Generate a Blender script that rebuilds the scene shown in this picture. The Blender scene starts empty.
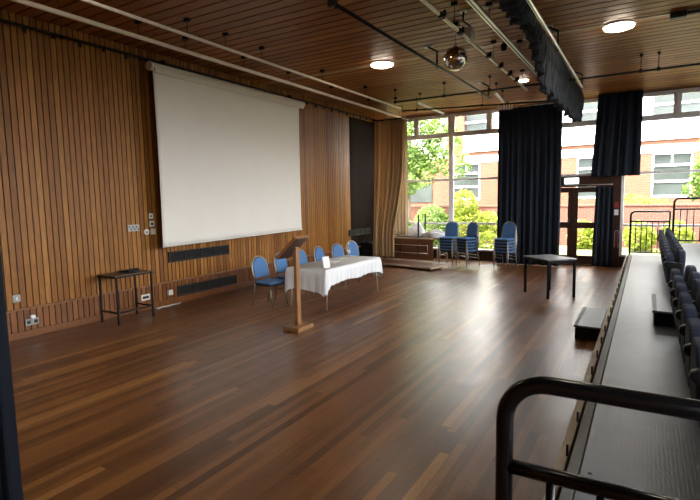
import bpy, bmesh, math, random
from mathutils import Vector, Matrix, Euler
random.seed(7)
S = bpy.context.scene
C = S.collection
PI = math.pi
R = math.radians

# ------------------------------------------------------------------ materials
def nmat(name):
    m = bpy.data.materials.new(name); m.use_nodes = True
    nt = m.node_tree; nt.nodes.clear()
    out = nt.nodes.new('ShaderNodeOutputMaterial')
    b = nt.nodes.new('ShaderNodeBsdfPrincipled')
    nt.links.new(b.outputs[0], out.inputs[0])
    return m, nt, b, out

def N(nt, t, **kw):
    n = nt.nodes.new(t)
    for k, v in kw.items():
        if k.startswith('i_'):
            key = k[2:]
            key = int(key) if key.isdigit() else key
            n.inputs[key].default_value = v
        else:
            setattr(n, k, v)
    return n

def col(c): return (c[0], c[1], c[2], 1.0)

def plain(name, c, rough=.5, metal=0., noise=.12, nscale=30., bump=0., spec=.5, sheen=0.):
    m, nt, b, out = nmat(name)
    tc = N(nt, 'ShaderNodeTexCoord')
    nz = N(nt, 'ShaderNodeTexNoise', i_Scale=nscale, i_Detail=3.)
    nt.links.new(tc.outputs['Object'], nz.inputs['Vector'])
    mix = N(nt, 'ShaderNodeMix', data_type='RGBA')
    mix.inputs[6].default_value = col([x * (1 - noise) for x in c])
    mix.inputs[7].default_value = col([min(1, x * (1 + noise)) for x in c])
    nt.links.new(nz.outputs[0], mix.inputs[0])
    nt.links.new(mix.outputs[2], b.inputs['Base Color'])
    b.inputs['Roughness'].default_value = rough
    b.inputs['Metallic'].default_value = metal
    b.inputs['Specular IOR Level'].default_value = spec
    if sheen:
        b.inputs['Sheen Weight'].default_value = sheen
    if bump:
        bp = N(nt, 'ShaderNodeBump', i_Strength=bump, i_Distance=.01)
        nt.links.new(nz.outputs[0], bp.inputs['Height'])
        nt.links.new(bp.outputs[0], b.inputs['Normal'])
    return m

def wood(name, stops, grain=(1, 1, 1), rough=.45, gscale=6., spec=.4, gstr=.35):
    """boards: colour per loose board, plus grain stretched along the board"""
    m, nt, b, out = nmat(name)
    geo = N(nt, 'ShaderNodeNewGeometry')
    ramp = N(nt, 'ShaderNodeValToRGB')
    e = ramp.color_ramp.elements
    e[0].position = 0; e[0].color = col(stops[0])
    e[1].position = 1; e[1].color = col(stops[-1])
    for i, s in enumerate(stops[1:-1]):
        k = e.new((i + 1) / (len(stops) - 1)); k.color = col(s)
    nt.links.new(geo.outputs['Random Per Island'], ramp.inputs[0])
    tc = N(nt, 'ShaderNodeTexCoord')
    mp = N(nt, 'ShaderNodeMapping'); mp.inputs['Scale'].default_value = grain
    nt.links.new(tc.outputs['Object'], mp.inputs[0])
    nz = N(nt, 'ShaderNodeTexNoise', i_Scale=gscale, i_Detail=5., i_Roughness=.6)
    nt.links.new(mp.outputs[0], nz.inputs['Vector'])
    mr = N(nt, 'ShaderNodeMapRange'); mr.inputs[1].default_value = .3; mr.inputs[2].default_value = .7
    mr.inputs[3].default_value = 1 - gstr; mr.inputs[4].default_value = 1 + gstr * .6
    nt.links.new(nz.outputs[0], mr.inputs[0])
    mul = N(nt, 'ShaderNodeMix', data_type='RGBA', blend_type='MULTIPLY'); mul.inputs[0].default_value = 1
    nt.links.new(ramp.outputs[0], mul.inputs[6]); nt.links.new(mr.outputs[0], mul.inputs[7])
    nt.links.new(mul.outputs[2], b.inputs['Base Color'])
    b.inputs['Roughness'].default_value = rough
    b.inputs['Specular IOR Level'].default_value = spec
    return m

def floor_mat():
    m, nt, b, out = nmat('polished strip floor')
    L = nt.links.new
    tc = N(nt, 'ShaderNodeTexCoord')
    sep = N(nt, 'ShaderNodeSeparateXYZ'); L(tc.outputs['Object'], sep.inputs[0])
    def M(op, a, bb=None, c=None):
        n = N(nt, 'ShaderNodeMath', operation=op)
        for i, v in enumerate((a, bb, c)):
            if v is None: continue
            if isinstance(v, (int, float)): n.inputs[i].default_value = v
            else: L(v, n.inputs[i])
        return n.outputs[0]
    W = .078
    xs = M('DIVIDE', sep.outputs[0], W)
    row = M('FLOOR', xs)
    wn = N(nt, 'ShaderNodeTexWhiteNoise', noise_dimensions='1D'); L(row, wn.inputs['W'])
    leng = M('MULTIPLY_ADD', wn.outputs[0], 1.4, 1.8)
    yo = M('MULTIPLY_ADD', wn.outputs[0], 17.3, sep.outputs[1])
    ys = M('DIVIDE', yo, leng)
    pl = M('FLOOR', ys)
    cmb = N(nt, 'ShaderNodeCombineXYZ'); L(row, cmb.inputs[0]); L(pl, cmb.inputs[1])
    w2 = N(nt, 'ShaderNodeTexWhiteNoise', noise_dimensions='2D'); L(cmb.outputs[0], w2.inputs['Vector'])
    ramp = N(nt, 'ShaderNodeValToRGB')
    e = ramp.color_ramp.elements
    cs = [(0, (.07, .023, .006)), (.3, (.105, .036, .009)), (.62, (.145, .052, .013)), (.9, (.20, .078, .019)), (1, (.31, .14, .038))]
    e[0].position, e[0].color = 0, col(cs[0][1]); e[1].position, e[1].color = 1, col(cs[-1][1])
    for p, c in cs[1:-1]:
        k = e.new(p); k.color = col(c)
    L(w2.outputs[0], ramp.inputs[0])
    mp = N(nt, 'ShaderNodeMapping'); mp.inputs['Scale'].default_value = (45, 2.2, 1)
    L(tc.outputs['Object'], mp.inputs[0])
    nz = N(nt, 'ShaderNodeTexNoise', i_Scale=1., i_Detail=4.); L(mp.outputs[0], nz.inputs['Vector'])
    mr = N(nt, 'ShaderNodeMapRange'); mr.inputs[1].default_value = .3; mr.inputs[2].default_value = .7
    mr.inputs[3].default_value = .78; mr.inputs[4].default_value = 1.15
    L(nz.outputs[0], mr.inputs[0])
    # seams
    fx = M('FRACT', xs); fy = M('FRACT', ys)
    sx = M('LESS_THAN', fx, .03); sy = M('LESS_THAN', fy, .003)
    seam = M('MAXIMUM', sx, sy)
    sm = M('MULTIPLY_ADD', seam, -.4, 1.0)
    tot = M('MULTIPLY', mr.outputs[0], sm)
    mul = N(nt, 'ShaderNodeMix', data_type='RGBA', blend_type='MULTIPLY'); mul.inputs[0].default_value = 1
    L(ramp.outputs[0], mul.inputs[6]); L(tot, mul.inputs[7])
    L(mul.outputs[2], b.inputs['Base Color'])
    n2 = N(nt, 'ShaderNodeTexNoise', i_Scale=3.5, i_Detail=6.); L(tc.outputs['Object'], n2.inputs['Vector'])
    rr = N(nt, 'ShaderNodeMapRange'); rr.inputs[3].default_value = .24; rr.inputs[4].default_value = .42
    L(n2.outputs[0], rr.inputs[0]); L(rr.outputs[0], b.inputs['Roughness'])
    n3 = N(nt, 'ShaderNodeTexNoise', i_Scale=38., i_Detail=2.); L(tc.outputs['Object'], n3.inputs['Vector'])
    tilt = M('MULTIPLY', w2.outputs[0], .5)
    hs = M('MULTIPLY_ADD', fx, tilt, n3.outputs[0])
    bp = N(nt, 'ShaderNodeBump', i_Strength=.22, i_Distance=.006); L(hs, bp.inputs['Height'])
    L(bp.outputs[0], b.inputs['Normal'])
    b.inputs['Specular IOR Level'].default_value = .8
    return m

def deck_mat():
    m, nt, b, out = nmat('ribbed grey deck vinyl')
    L = nt.links.new
    tc = N(nt, 'ShaderNodeTexCoord')
    w = N(nt, 'ShaderNodeTexWave', bands_direction='Y', i_Scale=14.)
    w2 = N(nt, 'ShaderNodeTexWave', bands_direction='X', i_Scale=14.)
    L(tc.outputs['Object'], w.inputs[0]); L(tc.outputs['Object'], w2.inputs[0])
    mx = N(nt, 'ShaderNodeMath', operation='MAXIMUM'); L(w.outputs[1], mx.inputs[0]); L(w2.outputs[1], mx.inputs[1])
    nz = N(nt, 'ShaderNodeTexNoise', i_Scale=5., i_Detail=5.); L(tc.outputs['Object'], nz.inputs[0])
    ramp = N(nt, 'ShaderNodeValToRGB')
    ramp.color_ramp.elements[0].color = (.060, .070, .082, 1); ramp.color_ramp.elements[1].color = (.105, .12, .138, 1)
    L(nz.outputs[0], ramp.inputs[0]); L(ramp.outputs[0], b.inputs['Base Color'])
    bp = N(nt, 'ShaderNodeBump', i_Strength=.25, i_Distance=.004); L(mx.outputs[0], bp.inputs['Height']); L(bp.outputs[0], b.inputs['Normal'])
    b.inputs['Roughness'].default_value = .42
    b.inputs['Specular IOR Level'].default_value = .6
    return m

def brick_mat(name, c1, c2, mortar, sc=1.):
    m, nt, b, out = nmat(name)
    L = nt.links.new
    tc = N(nt, 'ShaderNodeTexCoord')
    sep = N(nt, 'ShaderNodeSeparateXYZ'); L(tc.outputs['Object'], sep.inputs[0])
    cmb = N(nt, 'ShaderNodeCombineXYZ')
    ad = N(nt, 'ShaderNodeMath', operation='ADD'); L(sep.outputs[0], ad.inputs[0]); L(sep.outputs[1], ad.inputs[1])
    L(ad.outputs[0], cmb.inputs[0]); L(sep.outputs[2], cmb.inputs[1])
    br = N(nt, 'ShaderNodeTexBrick'); L(cmb.outputs[0], br.inputs[0])
    br.inputs['Color1'].default_value = col(c1); br.inputs['Color2'].default_value = col(c2); br.inputs['Mortar'].default_value = col(mortar)
    br.inputs['Scale'].default_value = sc; br.inputs['Brick Width'].default_value = .225; br.inputs['Row Height'].default_value = .075
    br.inputs['Mortar Size'].default_value = .008
    L(br.outputs[0], b.inputs['Base Color']); b.inputs['Roughness'].default_value = .9
    return m

def glass_mat():
    m, nt, b, out = nmat('window glass')
    nt.nodes.remove(b)
    tr = N(nt, 'ShaderNodeBsdfTransparent'); tr.inputs[0].default_value = (.96, .97, .97, 1)
    gl = N(nt, 'ShaderNodeBsdfGlossy', i_Roughness=.02)
    fr = N(nt, 'ShaderNodeFresnel', i_IOR=1.45)
    tc = N(nt, 'ShaderNodeTexCoord'); nz = N(nt, 'ShaderNodeTexNoise', i_Scale=1.5)
    nt.links.new(tc.outputs['Object'], nz.inputs[0])
    bp = N(nt, 'ShaderNodeBump', i_Strength=.02); nt.links.new(nz.outputs[0], bp.inputs['Height'])
    nt.links.new(bp.outputs[0], gl.inputs['Normal'])
    mx = N(nt, 'ShaderNodeMixShader')
    nt.links.new(fr.outputs[0], mx.inputs[0]); nt.links.new(tr.outputs[0], mx.inputs[1]); nt.links.new(gl.outputs[0], mx.inputs[2])
    nt.links.new(mx.outputs[0], out.inputs[0])
    return m

def clear_plastic():
    m, nt, b, out = nmat('clear plastic')
    b.inputs['Base Color'].default_value = (.9, .95, .97, 1); b.inputs['Transmission Weight'].default_value = .9
    b.inputs['Roughness'].default_value = .08; b.inputs['IOR'].default_value = 1.2
    return m

def leaf_mat(name, c1, c2):
    m, nt, b, out = nmat(name)
    geo = N(nt, 'ShaderNodeNewGeometry')
    mix = N(nt, 'ShaderNodeMix', data_type='RGBA'); mix.inputs[6].default_value = col(c1); mix.inputs[7].default_value = col(c2)
    nt.links.new(geo.outputs['Random Per Island'], mix.inputs[0]); nt.links.new(mix.outputs[2], b.inputs['Base Color'])
    b.inputs['Roughness'].default_value = .6
    tl = N(nt, 'ShaderNodeBsdfTranslucent'); nt.links.new(mix.outputs[2], tl.inputs[0])
    ms = N(nt, 'ShaderNodeMixShader', i_0=.4)
    nt.links.new(b.outputs[0], ms.inputs[1]); nt.links.new(tl.outputs[0], ms.inputs[2]); nt.links.new(ms.outputs[0], out.inputs[0])
    return m

def emit(name, c, s):
    m, nt, b, out = nmat(name)
    b.inputs['Base Color'].default_value = col(c); b.inputs['Emission Color'].default_value = col(c); b.inputs['Emission Strength'].default_value = s
    return m

def cloth(name, c, rough=.9, folds=0, trans=0.):
    m = plain(name, c, rough, noise=.08, nscale=120., bump=.15, spec=.2)
    return m

def thin_cloth(name, c):
    m = plain(name, c, .9, noise=.08, nscale=120., spec=.2)
    nt = m.node_tree; out = next(n for n in nt.nodes if n.type == 'OUTPUT_MATERIAL'); b = next(n for n in nt.nodes if n.type == 'BSDF_PRINCIPLED')
    tl = N(nt, 'ShaderNodeBsdfTranslucent'); tl.inputs[0].default_value = col(c)
    ms = N(nt, 'ShaderNodeMixShader', i_0=.35)
    nt.links.new(b.outputs[0], ms.inputs[1]); nt.links.new(tl.outputs[0], ms.inputs[2]); nt.links.new(ms.outputs[0], out.inputs[0])
    return m

def facet_mat():
    m, nt, b, out = nmat('mirror tiles')
    L = nt.links.new
    geo = N(nt, 'ShaderNodeNewGeometry')
    tc = N(nt, 'ShaderNodeTexCoord')
    nz = N(nt, 'ShaderNodeTexVoronoi', i_Scale=28.); L(tc.outputs['Object'], nz.inputs[0])
    ramp = N(nt, 'ShaderNodeValToRGB'); ramp.color_ramp.elements[0].color = (.35, .30, .25, 1); ramp.color_ramp.elements[1].color = (.9, .86, .8, 1)
    L(nz.outputs['Color'], ramp.inputs[0]); L(ramp.outputs[0], b.inputs['Base Color'])
    b.inputs['Metallic'].default_value = 1; b.inputs['Roughness'].default_value = .12
    return m

M = {}
M['wall'] = wood('timber wall boards', [(.165, .058, .010), (.25, .097, .016), (.29, .117, .021), (.35, .152, .030)], grain=(8, 8, .8), rough=.45, spec=.3)
M['dado'] = wood('reddish dado boards', [(.13, .043, .010), (.18, .062, .013), (.24, .087, .019)], grain=(8, 8, .8), rough=.42)
M['ceil'] = wood('timber ceiling boards', [(.20, .062, .013), (.25, .085, .018), (.31, .115, .026)], grain=(.6, 10, 10), rough=.45, spec=.25)
M['gap'] = plain('dark gap', (.012, .008, .006), .9)
M['trimwood'] = wood('timber trim', [(.20, .085, .03), (.24, .10, .036)], grain=(4, 1, 4), rough=.4)
M['darkwood'] = wood('dark stained timber', [(.045, .018, .011), (.06, .024, .014)], grain=(5, 5, .8), rough=.4)
M['darkpanel'] = wood('near black timber panel', [(.012, .006, .004), (.016, .008, .005)], grain=(5, 5, .8), rough=.9, spec=.08)
M['lectern'] = wood('oiled oak', [(.26, .12, .045), (.30, .145, .055)], grain=(6, 6, .8), rough=.45)
M['board'] = wood('brown laminate', [(.13, .052, .024), (.15, .06, .028)], grain=(1, 6, 6), rough=.45)
M['edge'] = plain('pale board edge', (.45, .34, .23), .55)
M['floor'] = floor_mat()
M['deck'] = deck_mat()
M['screen'] = plain('matt white screen cloth', (.70, .67, .61), .85, noise=.03, nscale=3., spec=.2)
M['casing'] = plain('cream screen casing', (.62, .57, .48), .5)
M['rail'] = plain('pale painted steel', (.68, .62, .54), .38, noise=.1, nscale=5.)
M['cream_metal'] = plain('cream lighting track', (.85, .78, .62), .4)
M['alu'] = plain('brushed aluminium', (.62, .61, .57), .35, metal=.85, nscale=8.)
M['black'] = plain('black painted metal', (.006, .006, .0065), .4, nscale=12., spec=.18)
M['gloss'] = plain('gloss black steel', (.004, .004, .0045), .2, nscale=12., spec=.4)
M['blackp'] = plain('black plastic', (.010, .010, .011), .5, spec=.3)
M['chrome'] = plain('bronze chair steel', (.30, .27, .23), .35, metal=.9, nscale=6.)
M['blue'] = cloth('blue chair fabric', (.075, .165, .33))
M['navyseat'] = cloth('dark blue seat fabric', (.024, .031, .052))
M['lilac'] = cloth('slate blue fabric panel', (.075, .085, .19))
M['navy'] = cloth('navy blackout cloth', (.014, .019, .028))
M['navyval'] = cloth('lighter navy valance cloth', (.042, .048, .058))  # a lighter navy than the other curtains
M['blueblack'] = cloth('blue black stage cloth', (.004, .006, .010))
M['beige'] = thin_cloth('tan curtain cloth', (.58, .40, .21))
M['cream'] = thin_cloth('cream lining cloth', (.75, .62, .43))
M['white'] = cloth('white table linen', (.74, .74, .74))
M['plasticbag'] = plain('white plastic sheet', (.86, .88, .92), .35, noise=.06, nscale=14., bump=.2)
M['paper'] = plain('white paper', (.82, .82, .80), .7, noise=.02)
M['plate'] = plain('pale switch plate', (.62, .60, .55), .4)
M['steelplate'] = plain('grey metal plate', (.30, .29, .27), .4, metal=.5)
M['vent'] = plain('dark grille metal', (.030, .028, .026), .6, spec=.15)
M['frame'] = plain('grey white window frame', (.88, .88, .87), .45, nscale=6.)
M['grey'] = plain('grey table laminate', (.09, .092, .095), .35, nscale=20.)
M['sidetop'] = plain('dark brown laminate top', (.075, .05, .03), .4, nscale=20.)
M['glass'] = glass_mat()
M['bottle'] = clear_plastic()
M['lamp'] = emit('lit opal diffuser', (1, .88, .70), 16.)
M['lampsoft'] = emit('lit sign face', (.95, .98, 1), 2.5)
M['mirror'] = facet_mat()
M['red'] = plain('dark red enamel', (.09, .009, .008), .35)
M['signred'] = plain('red notice', (.30, .03, .03), .5)
M['brick'] = brick_mat('red brickwork', (.088, .023, .0085), (.115, .034, .013), (.12, .065, .04))
M['brick2'] = brick_mat('garden wall brickwork', (.085, .023, .012), (.11, .033, .018), (.12, .075, .055))
M['render'] = plain('white painted concrete', (.80, .79, .77), .8, nscale=2.)
M['upvc'] = plain('white window plastic', (.80, .80, .80), .45)
M['extglass'] = plain('dark window glazing', (.030, .035, .032), .2, noise=.6, nscale=1.2, spec=.15)
M['leafA'] = leaf_mat('light green leaves', (.09, .165, .025), (.21, .31, .07))
M['leafB'] = leaf_mat('yellow green leaves', (.17, .23, .018), (.36, .41, .045))
M['leafC'] = leaf_mat('mid green leaves', (.05, .11, .02), (.12, .2, .045))
M['bark'] = plain('bark', (.11, .08, .055), .9, nscale=15., bump=.4)
M['paving'] = plain('pale paving', (.62, .58, .52), .85, noise=.15, nscale=3.)
M['lawn'] = plain('lawn', (.16, .18, .045), .95, noise=.4, nscale=4.)
M['tape'] = plain('white heading tape', (.8, .8, .78), .8)
M['nosing'] = plain('worn grey nosing', (.12, .115, .105), .55, noise=.2, spec=.2)
M['plank'] = plain('worn beige plank', (.36, .29, .20), .7, noise=.25, nscale=9.)
M['beam'] = plain('plaster', (.45, .40, .33), .8)

# ------------------------------------------------------------------ mesh builder
class MB:
    def __init__(s): s.v = []; s.f = []
    def add(s, vs, fs, mtx=None):
        o = len(s.v)
        s.v += [tuple(mtx @ Vector(p)) if mtx else tuple(p) for p in vs]
        s.f += [tuple(i + o for i in f) for f in fs]
        return s
    def box(s, lo, hi, mtx=None):
        x0, y0, z0 = lo; x1, y1, z1 = hi
        return s.add([(x0, y0, z0), (x1, y0, z0), (x1, y1, z0), (x0, y1, z0), (x0, y0, z1), (x1, y0, z1), (x1, y1, z1), (x0, y1, z1)],
                     [(0, 3, 2, 1), (4, 5, 6, 7), (0, 1, 5, 4), (1, 2, 6, 5), (2, 3, 7, 6), (3, 0, 4, 7)], mtx)
    def cbox(s, c, d, rot=None):
        m = Matrix.Translation(c)
        if rot: m = m @ Euler(rot).to_matrix().to_4x4()
        return s.box((-d[0] / 2, -d[1] / 2, -d[2] / 2), (d[0] / 2, d[1] / 2, d[2] / 2), m)
    def tube(s, pts, r, n=8, closed=False, rect=None):
        pts = [Vector(p) for p in pts]; k = len(pts); rings = []
        prev = None
        for i, p in enumerate(pts):
            if closed: t = (pts[(i + 1) % k] - pts[i - 1])
            else: t = pts[min(i + 1, k - 1)] - pts[max(i - 1, 0)]
            t.normalize()
            up = prev if prev is not None else (Vector((0, 0, 1)) if abs(t.z) < .9 else Vector((1, 0, 0)))
            a = up - t * up.dot(t)
            if a.length < 1e-5: a = Vector((0, 1, 0)) - t * t.y
            a.normalize(); b = t.cross(a); prev = a
            rad = r[i] if isinstance(r, (list, tuple)) else r
            rings.append([p + (a * math.cos(2 * PI * j / n) + b * math.sin(2 * PI * j / n)) * rad for j in range(n)])
        vs = [q for rg in rings for q in rg]; fs = []
        m = k if closed else k - 1
        for i in range(m):
            for j in range(n):
                fs.append((i * n + j, i * n + (j + 1) % n, ((i + 1) % k) * n + (j + 1) % n, ((i + 1) % k) * n + j))
        if not closed:
            fs.append(tuple(range(n))[::-1]); fs.append(tuple((k - 1) * n + j for j in range(n)))
        return s.add(vs, fs)
    def lathe(s, prof, c=(0, 0, 0), n=20, mtx=None):
        vs = []; fs = []; k = len(prof)
        for r, z in prof:
            for j in range(n):
                a = 2 * PI * j / n; vs.append((c[0] + r * math.cos(a), c[1] + r * math.sin(a), c[2] + z))
        for i in range(k - 1):
            for j in range(n):
                fs.append((i * n + j, i * n + (j + 1) % n, (i + 1) * n + (j + 1) % n, (i + 1) * n + j))
        fs.append(tuple(range(n))[::-1]); fs.append(tuple((k - 1) * n + j for j in range(n)))
        return s.add(vs, fs, mtx)
    def prism(s, poly, t0, t1, fn):
        """poly of (u,v); fn(u,v,t)->xyz"""
        n = len(poly)
        vs = [fn(u, v, t0) for u, v in poly] + [fn(u, v, t1) for u, v in poly]
        fs = [tuple(range(n)), tuple(range(n, 2 * n))[::-1]]
        for i in range(n):
            j = (i + 1) % n; fs.append((j, i, n + i, n + j))
        return s.add(vs, fs)
    def grid(s, fn, nu, nv, closed_u=False):
        vs = [fn(i / nu, j / nv) for j in range(nv + 1) for i in range(nu + 1)]
        fs = [(j * (nu + 1) + i, j * (nu + 1) + i + 1, (j + 1) * (nu + 1) + i + 1, (j + 1) * (nu + 1) + i) for j in range(nv) for i in range(nu)]
        return s.add(vs, fs)
    def build(s, name, mat, parent=None, smooth=False, bevel=0., seg=2, solid=0., sub=0, loc=None):
        me = bpy.data.meshes.new(name); me.from_pydata(s.v, [], s.f)
        bm = bmesh.new(); bm.from_mesh(me); bmesh.ops.recalc_face_normals(bm, faces=bm.faces)
        bm.to_mesh(me); bm.free()
        me.materials.append(M[mat] if isinstance(mat, str) else mat)
        if smooth:
            for p in me.polygons: p.use_smooth = True
        o = bpy.data.objects.new(name, me); C.objects.link(o)
        if parent: o.parent = parent
        if loc: o.location = loc
        if solid:
            md = o.modifiers.new('thick', 'SOLIDIFY'); md.thickness = solid; md.offset = 0
        if bevel:
            md = o.modifiers.new('bev', 'BEVEL'); md.width = bevel; md.segments = seg; md.limit_method = 'ANGLE'; md.angle_limit = R(40)
        if sub:
            md = o.modifiers.new('sub', 'SUBSURF'); md.levels = sub; md.render_levels = sub
        if smooth or bevel:
            try:
                with bpy.context.temp_override(object=o, active_object=o, selected_objects=[o], selected_editable_objects=[o]):
                    pass
            except Exception: pass
        return o

def tag(o, label, cat, group=None, kind=None):
    o['label'] = label; o['category'] = cat
    if group: o['group'] = group
    if kind: o['kind'] = kind
    return o

def thing(name, label, cat, loc=(0, 0, 0), rz=0., group=None):
    o = bpy.data.objects.new(name, None); C.objects.link(o)
    o.location = loc; o.rotation_euler = (0, 0, rz); o.empty_display_size = .1
    return tag(o, label, cat, group)

def struct(o):
    o['kind'] = 'structure'; return o

KIDS = {}
def dup(root, loc, rz, label, group=None):
    r = root.copy(); C.objects.link(r); r.location = loc; r.rotation_euler = (0, 0, rz); r['label'] = label
    if group: r['group'] = group
    for ch in list(root.children):
        c = ch.copy(); C.objects.link(c); c.parent = r
        for g in list(ch.children):
            d = g.copy(); C.objects.link(d); d.parent = c
    return r

def arc(cx, cz, r, a0, a1, n=8):
    return [(cx + r * math.cos(a0 + (a1 - a0) * i / n), cz + r * math.sin(a0 + (a1 - a0) * i / n)) for i in range(n + 1)]

def rrect(w, h, r, n=5, top_r=None):
    """rounded rectangle centred on u, v from 0..h"""
    tr = top_r if top_r is not None else r
    p = []
    p += arc(w / 2 - r, r, r, -PI / 2, 0, n)
    p += arc(w / 2 - tr, h - tr, tr, 0, PI / 2, n)
    p += arc(-w / 2 + tr, h - tr, tr, PI / 2, PI, n)
    p += arc(-w / 2 + r, r, r, PI, 1.5 * PI, n)
    return p

# ------------------------------------------------------------------ room numbers
XL, XR, YB, YF = -7.95, 4.6, -3.2, 15.25
HC, HEAD = 4.75, 4.58

# floor
f = MB().box((XL - .1, YB - .1, -.1), (XR + .1, YF + .08, 0)).build('floor', 'floor'); struct(f)

# left wall: backing + boards
w = MB().box((XL - .25, YB - .2, 0), (XL - .022, YF + .1, HC + .05)).build('wall_left', 'gap'); struct(w)
b1 = MB(); y = YB; pitch = .092
while y < YF:
    z = .455
    b1.box((XL - .03, y, z), (XL, y + pitch - .016, HC))
    y += pitch
struct(b1.build('wall_left_boards', 'wall', w))
b2 = MB(); y = YB + .03
while y < YF:
    b2.box((XL - .03, y, .1), (XL + .004, y + pitch - .014, .43)); y += pitch
struct(b2.build('wall_left_lower_boards', 'dado', w))
struct(MB().box((XL - .02, YB, .425), (XL + .03, YF, .46)).build('trim_1', 'trimwood', bevel=.006))
struct(MB().box((XL - .02, YB, 0), (XL + .022, YF, .11)).build('baseboard_left', 'dado', bevel=.006))
# right and back wall (out of the photo, close the room)
ZW = 1.9
w = MB()
w.box((XR, YB - .2, 0), (XR + .25, YF + .1, ZW)); w.box((XR, YB - .2, 4.6), (XR + .25, YF + .1, HC + .05))
ry = [-2.6 + 2.95 * i for i in range(7)]
prev = YB - .2
for q in ry[:6]:
    w.box((XR, prev, ZW), (XR + .25, q, 4.6)); prev = q + 2.6
w.box((XR, prev, ZW), (XR + .25, YF + .1, 4.6))
w = w.build('wall_right', 'wall'); struct(w)
for i, q in enumerate(ry[:6]):  # unseen side windows, added to let fill daylight into the hall
    fill_window = bpy.data.objects.new('window_%d' % (6 + i), None); C.objects.link(fill_window); fill_window['kind'] = 'structure'
    fr = MB(); a, c = XR + .08, XR + .16
    fr.box((a, q, ZW), (c, q + .06, 4.6)).box((a, q + 2.54, ZW), (c, q + 2.6, 4.6)).box((a, q + .06, ZW), (c, q + 2.54, ZW + .06)).box((a, q + .06, 4.54), (c, q + 2.54, 4.6))
    fr.box((a, q + 1.27, ZW + .06), (c, q + 1.33, 4.54)).box((a, q + .06, 3.6), (c, q + 1.27, 3.66)).box((a, q + 1.33, 3.6), (c, q + 2.54, 3.66))
    struct(fr.build('window_frame', 'frame', fill_window))
    struct(MB().add([(XR + .12, q + .06, ZW + .06), (XR + .12, q + 2.54, ZW + .06), (XR + .12, q + 2.54, 4.54), (XR + .12, q + .06, 4.54)], [(0, 1, 2, 3)]).build('window_pane', 'glass', fill_window))
w = MB().box((XL - .25, YB - .25, 0), (XR + .25, YB, HC + .05)).build('wall_back', 'wall'); struct(w)
# ceiling
cl = MB().box((XL - .4, YB - .4, HC + .022), (XR + .4, YF + .5, HC + .4)).build('ceiling', 'gap'); struct(cl)
b = MB(); y = YB; k = 0
while y < 13.5:
    x = XL - random.random() * 3
    while x < XR:
        x1 = min(x + 3.2 + random.random() * 1.6, XR)
        b.box((max(x, XL), y, HC), (x1 - .003, y + .185, HC + .03)); x = x1
    y += .218
struct(b.build('ceiling_boards', 'ceil', cl))
struct(MB().box((XL, 9.37, HC - .012), (XR, 9.43, HC + .01)).build('trim_2', 'edge', bevel=.003))
# far wall: bulkhead over the windows, plinth below
wf = MB().box((XL - .2, YF + .02, HEAD), (XR + .2, YF + .3, HC + .3)).build('wall_far', 'gap'); struct(wf)
b = MB(); n = 8; ya, yb2, za, zb = y, YF + .03, HC, HEAD + .012   # ceiling boards dipping to the window heads
for i in range(n):
    q0, q1 = ya + (yb2 - ya) * i / n, ya + (yb2 - ya) * (i + .86) / n
    w0, w1 = za + (zb - za) * i / n, za + (zb - za) * (i + .86) / n
    x = XL - random.random() * 3
    while x < XR:
        x1 = min(x + 3.2 + random.random() * 1.6, XR); xa = max(x, XL)
        b.add([(xa, q0, w0), (x1 - .003, q0, w0), (x1 - .003, q1, w1), (xa, q1, w1), (xa, q0, w0 + .03), (x1 - .003, q0, w0 + .03), (x1 - .003, q1, w1 + .03), (xa, q1, w1 + .03)],
              [(0, 3, 2, 1), (4, 5, 6, 7), (0, 1, 5, 4), (1, 2, 6, 5), (2, 3, 7, 6), (3, 0, 4, 7)]); x = x1
struct(b.build('ceiling_soffit', 'ceil', cl))
pl = MB().box((XL - .2, YF - .02, 0), (-2.98, YF + .2, .3))
struct(pl.build('wall_far_plinth', 'darkwood', wf, bevel=.005))
pl = MB().box((-.6, YF - .02, 0), (XR + .2, YF + .2, .3))
struct(pl.build('wall_far_plinth', 'darkwood', wf, bevel=.005))

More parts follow.
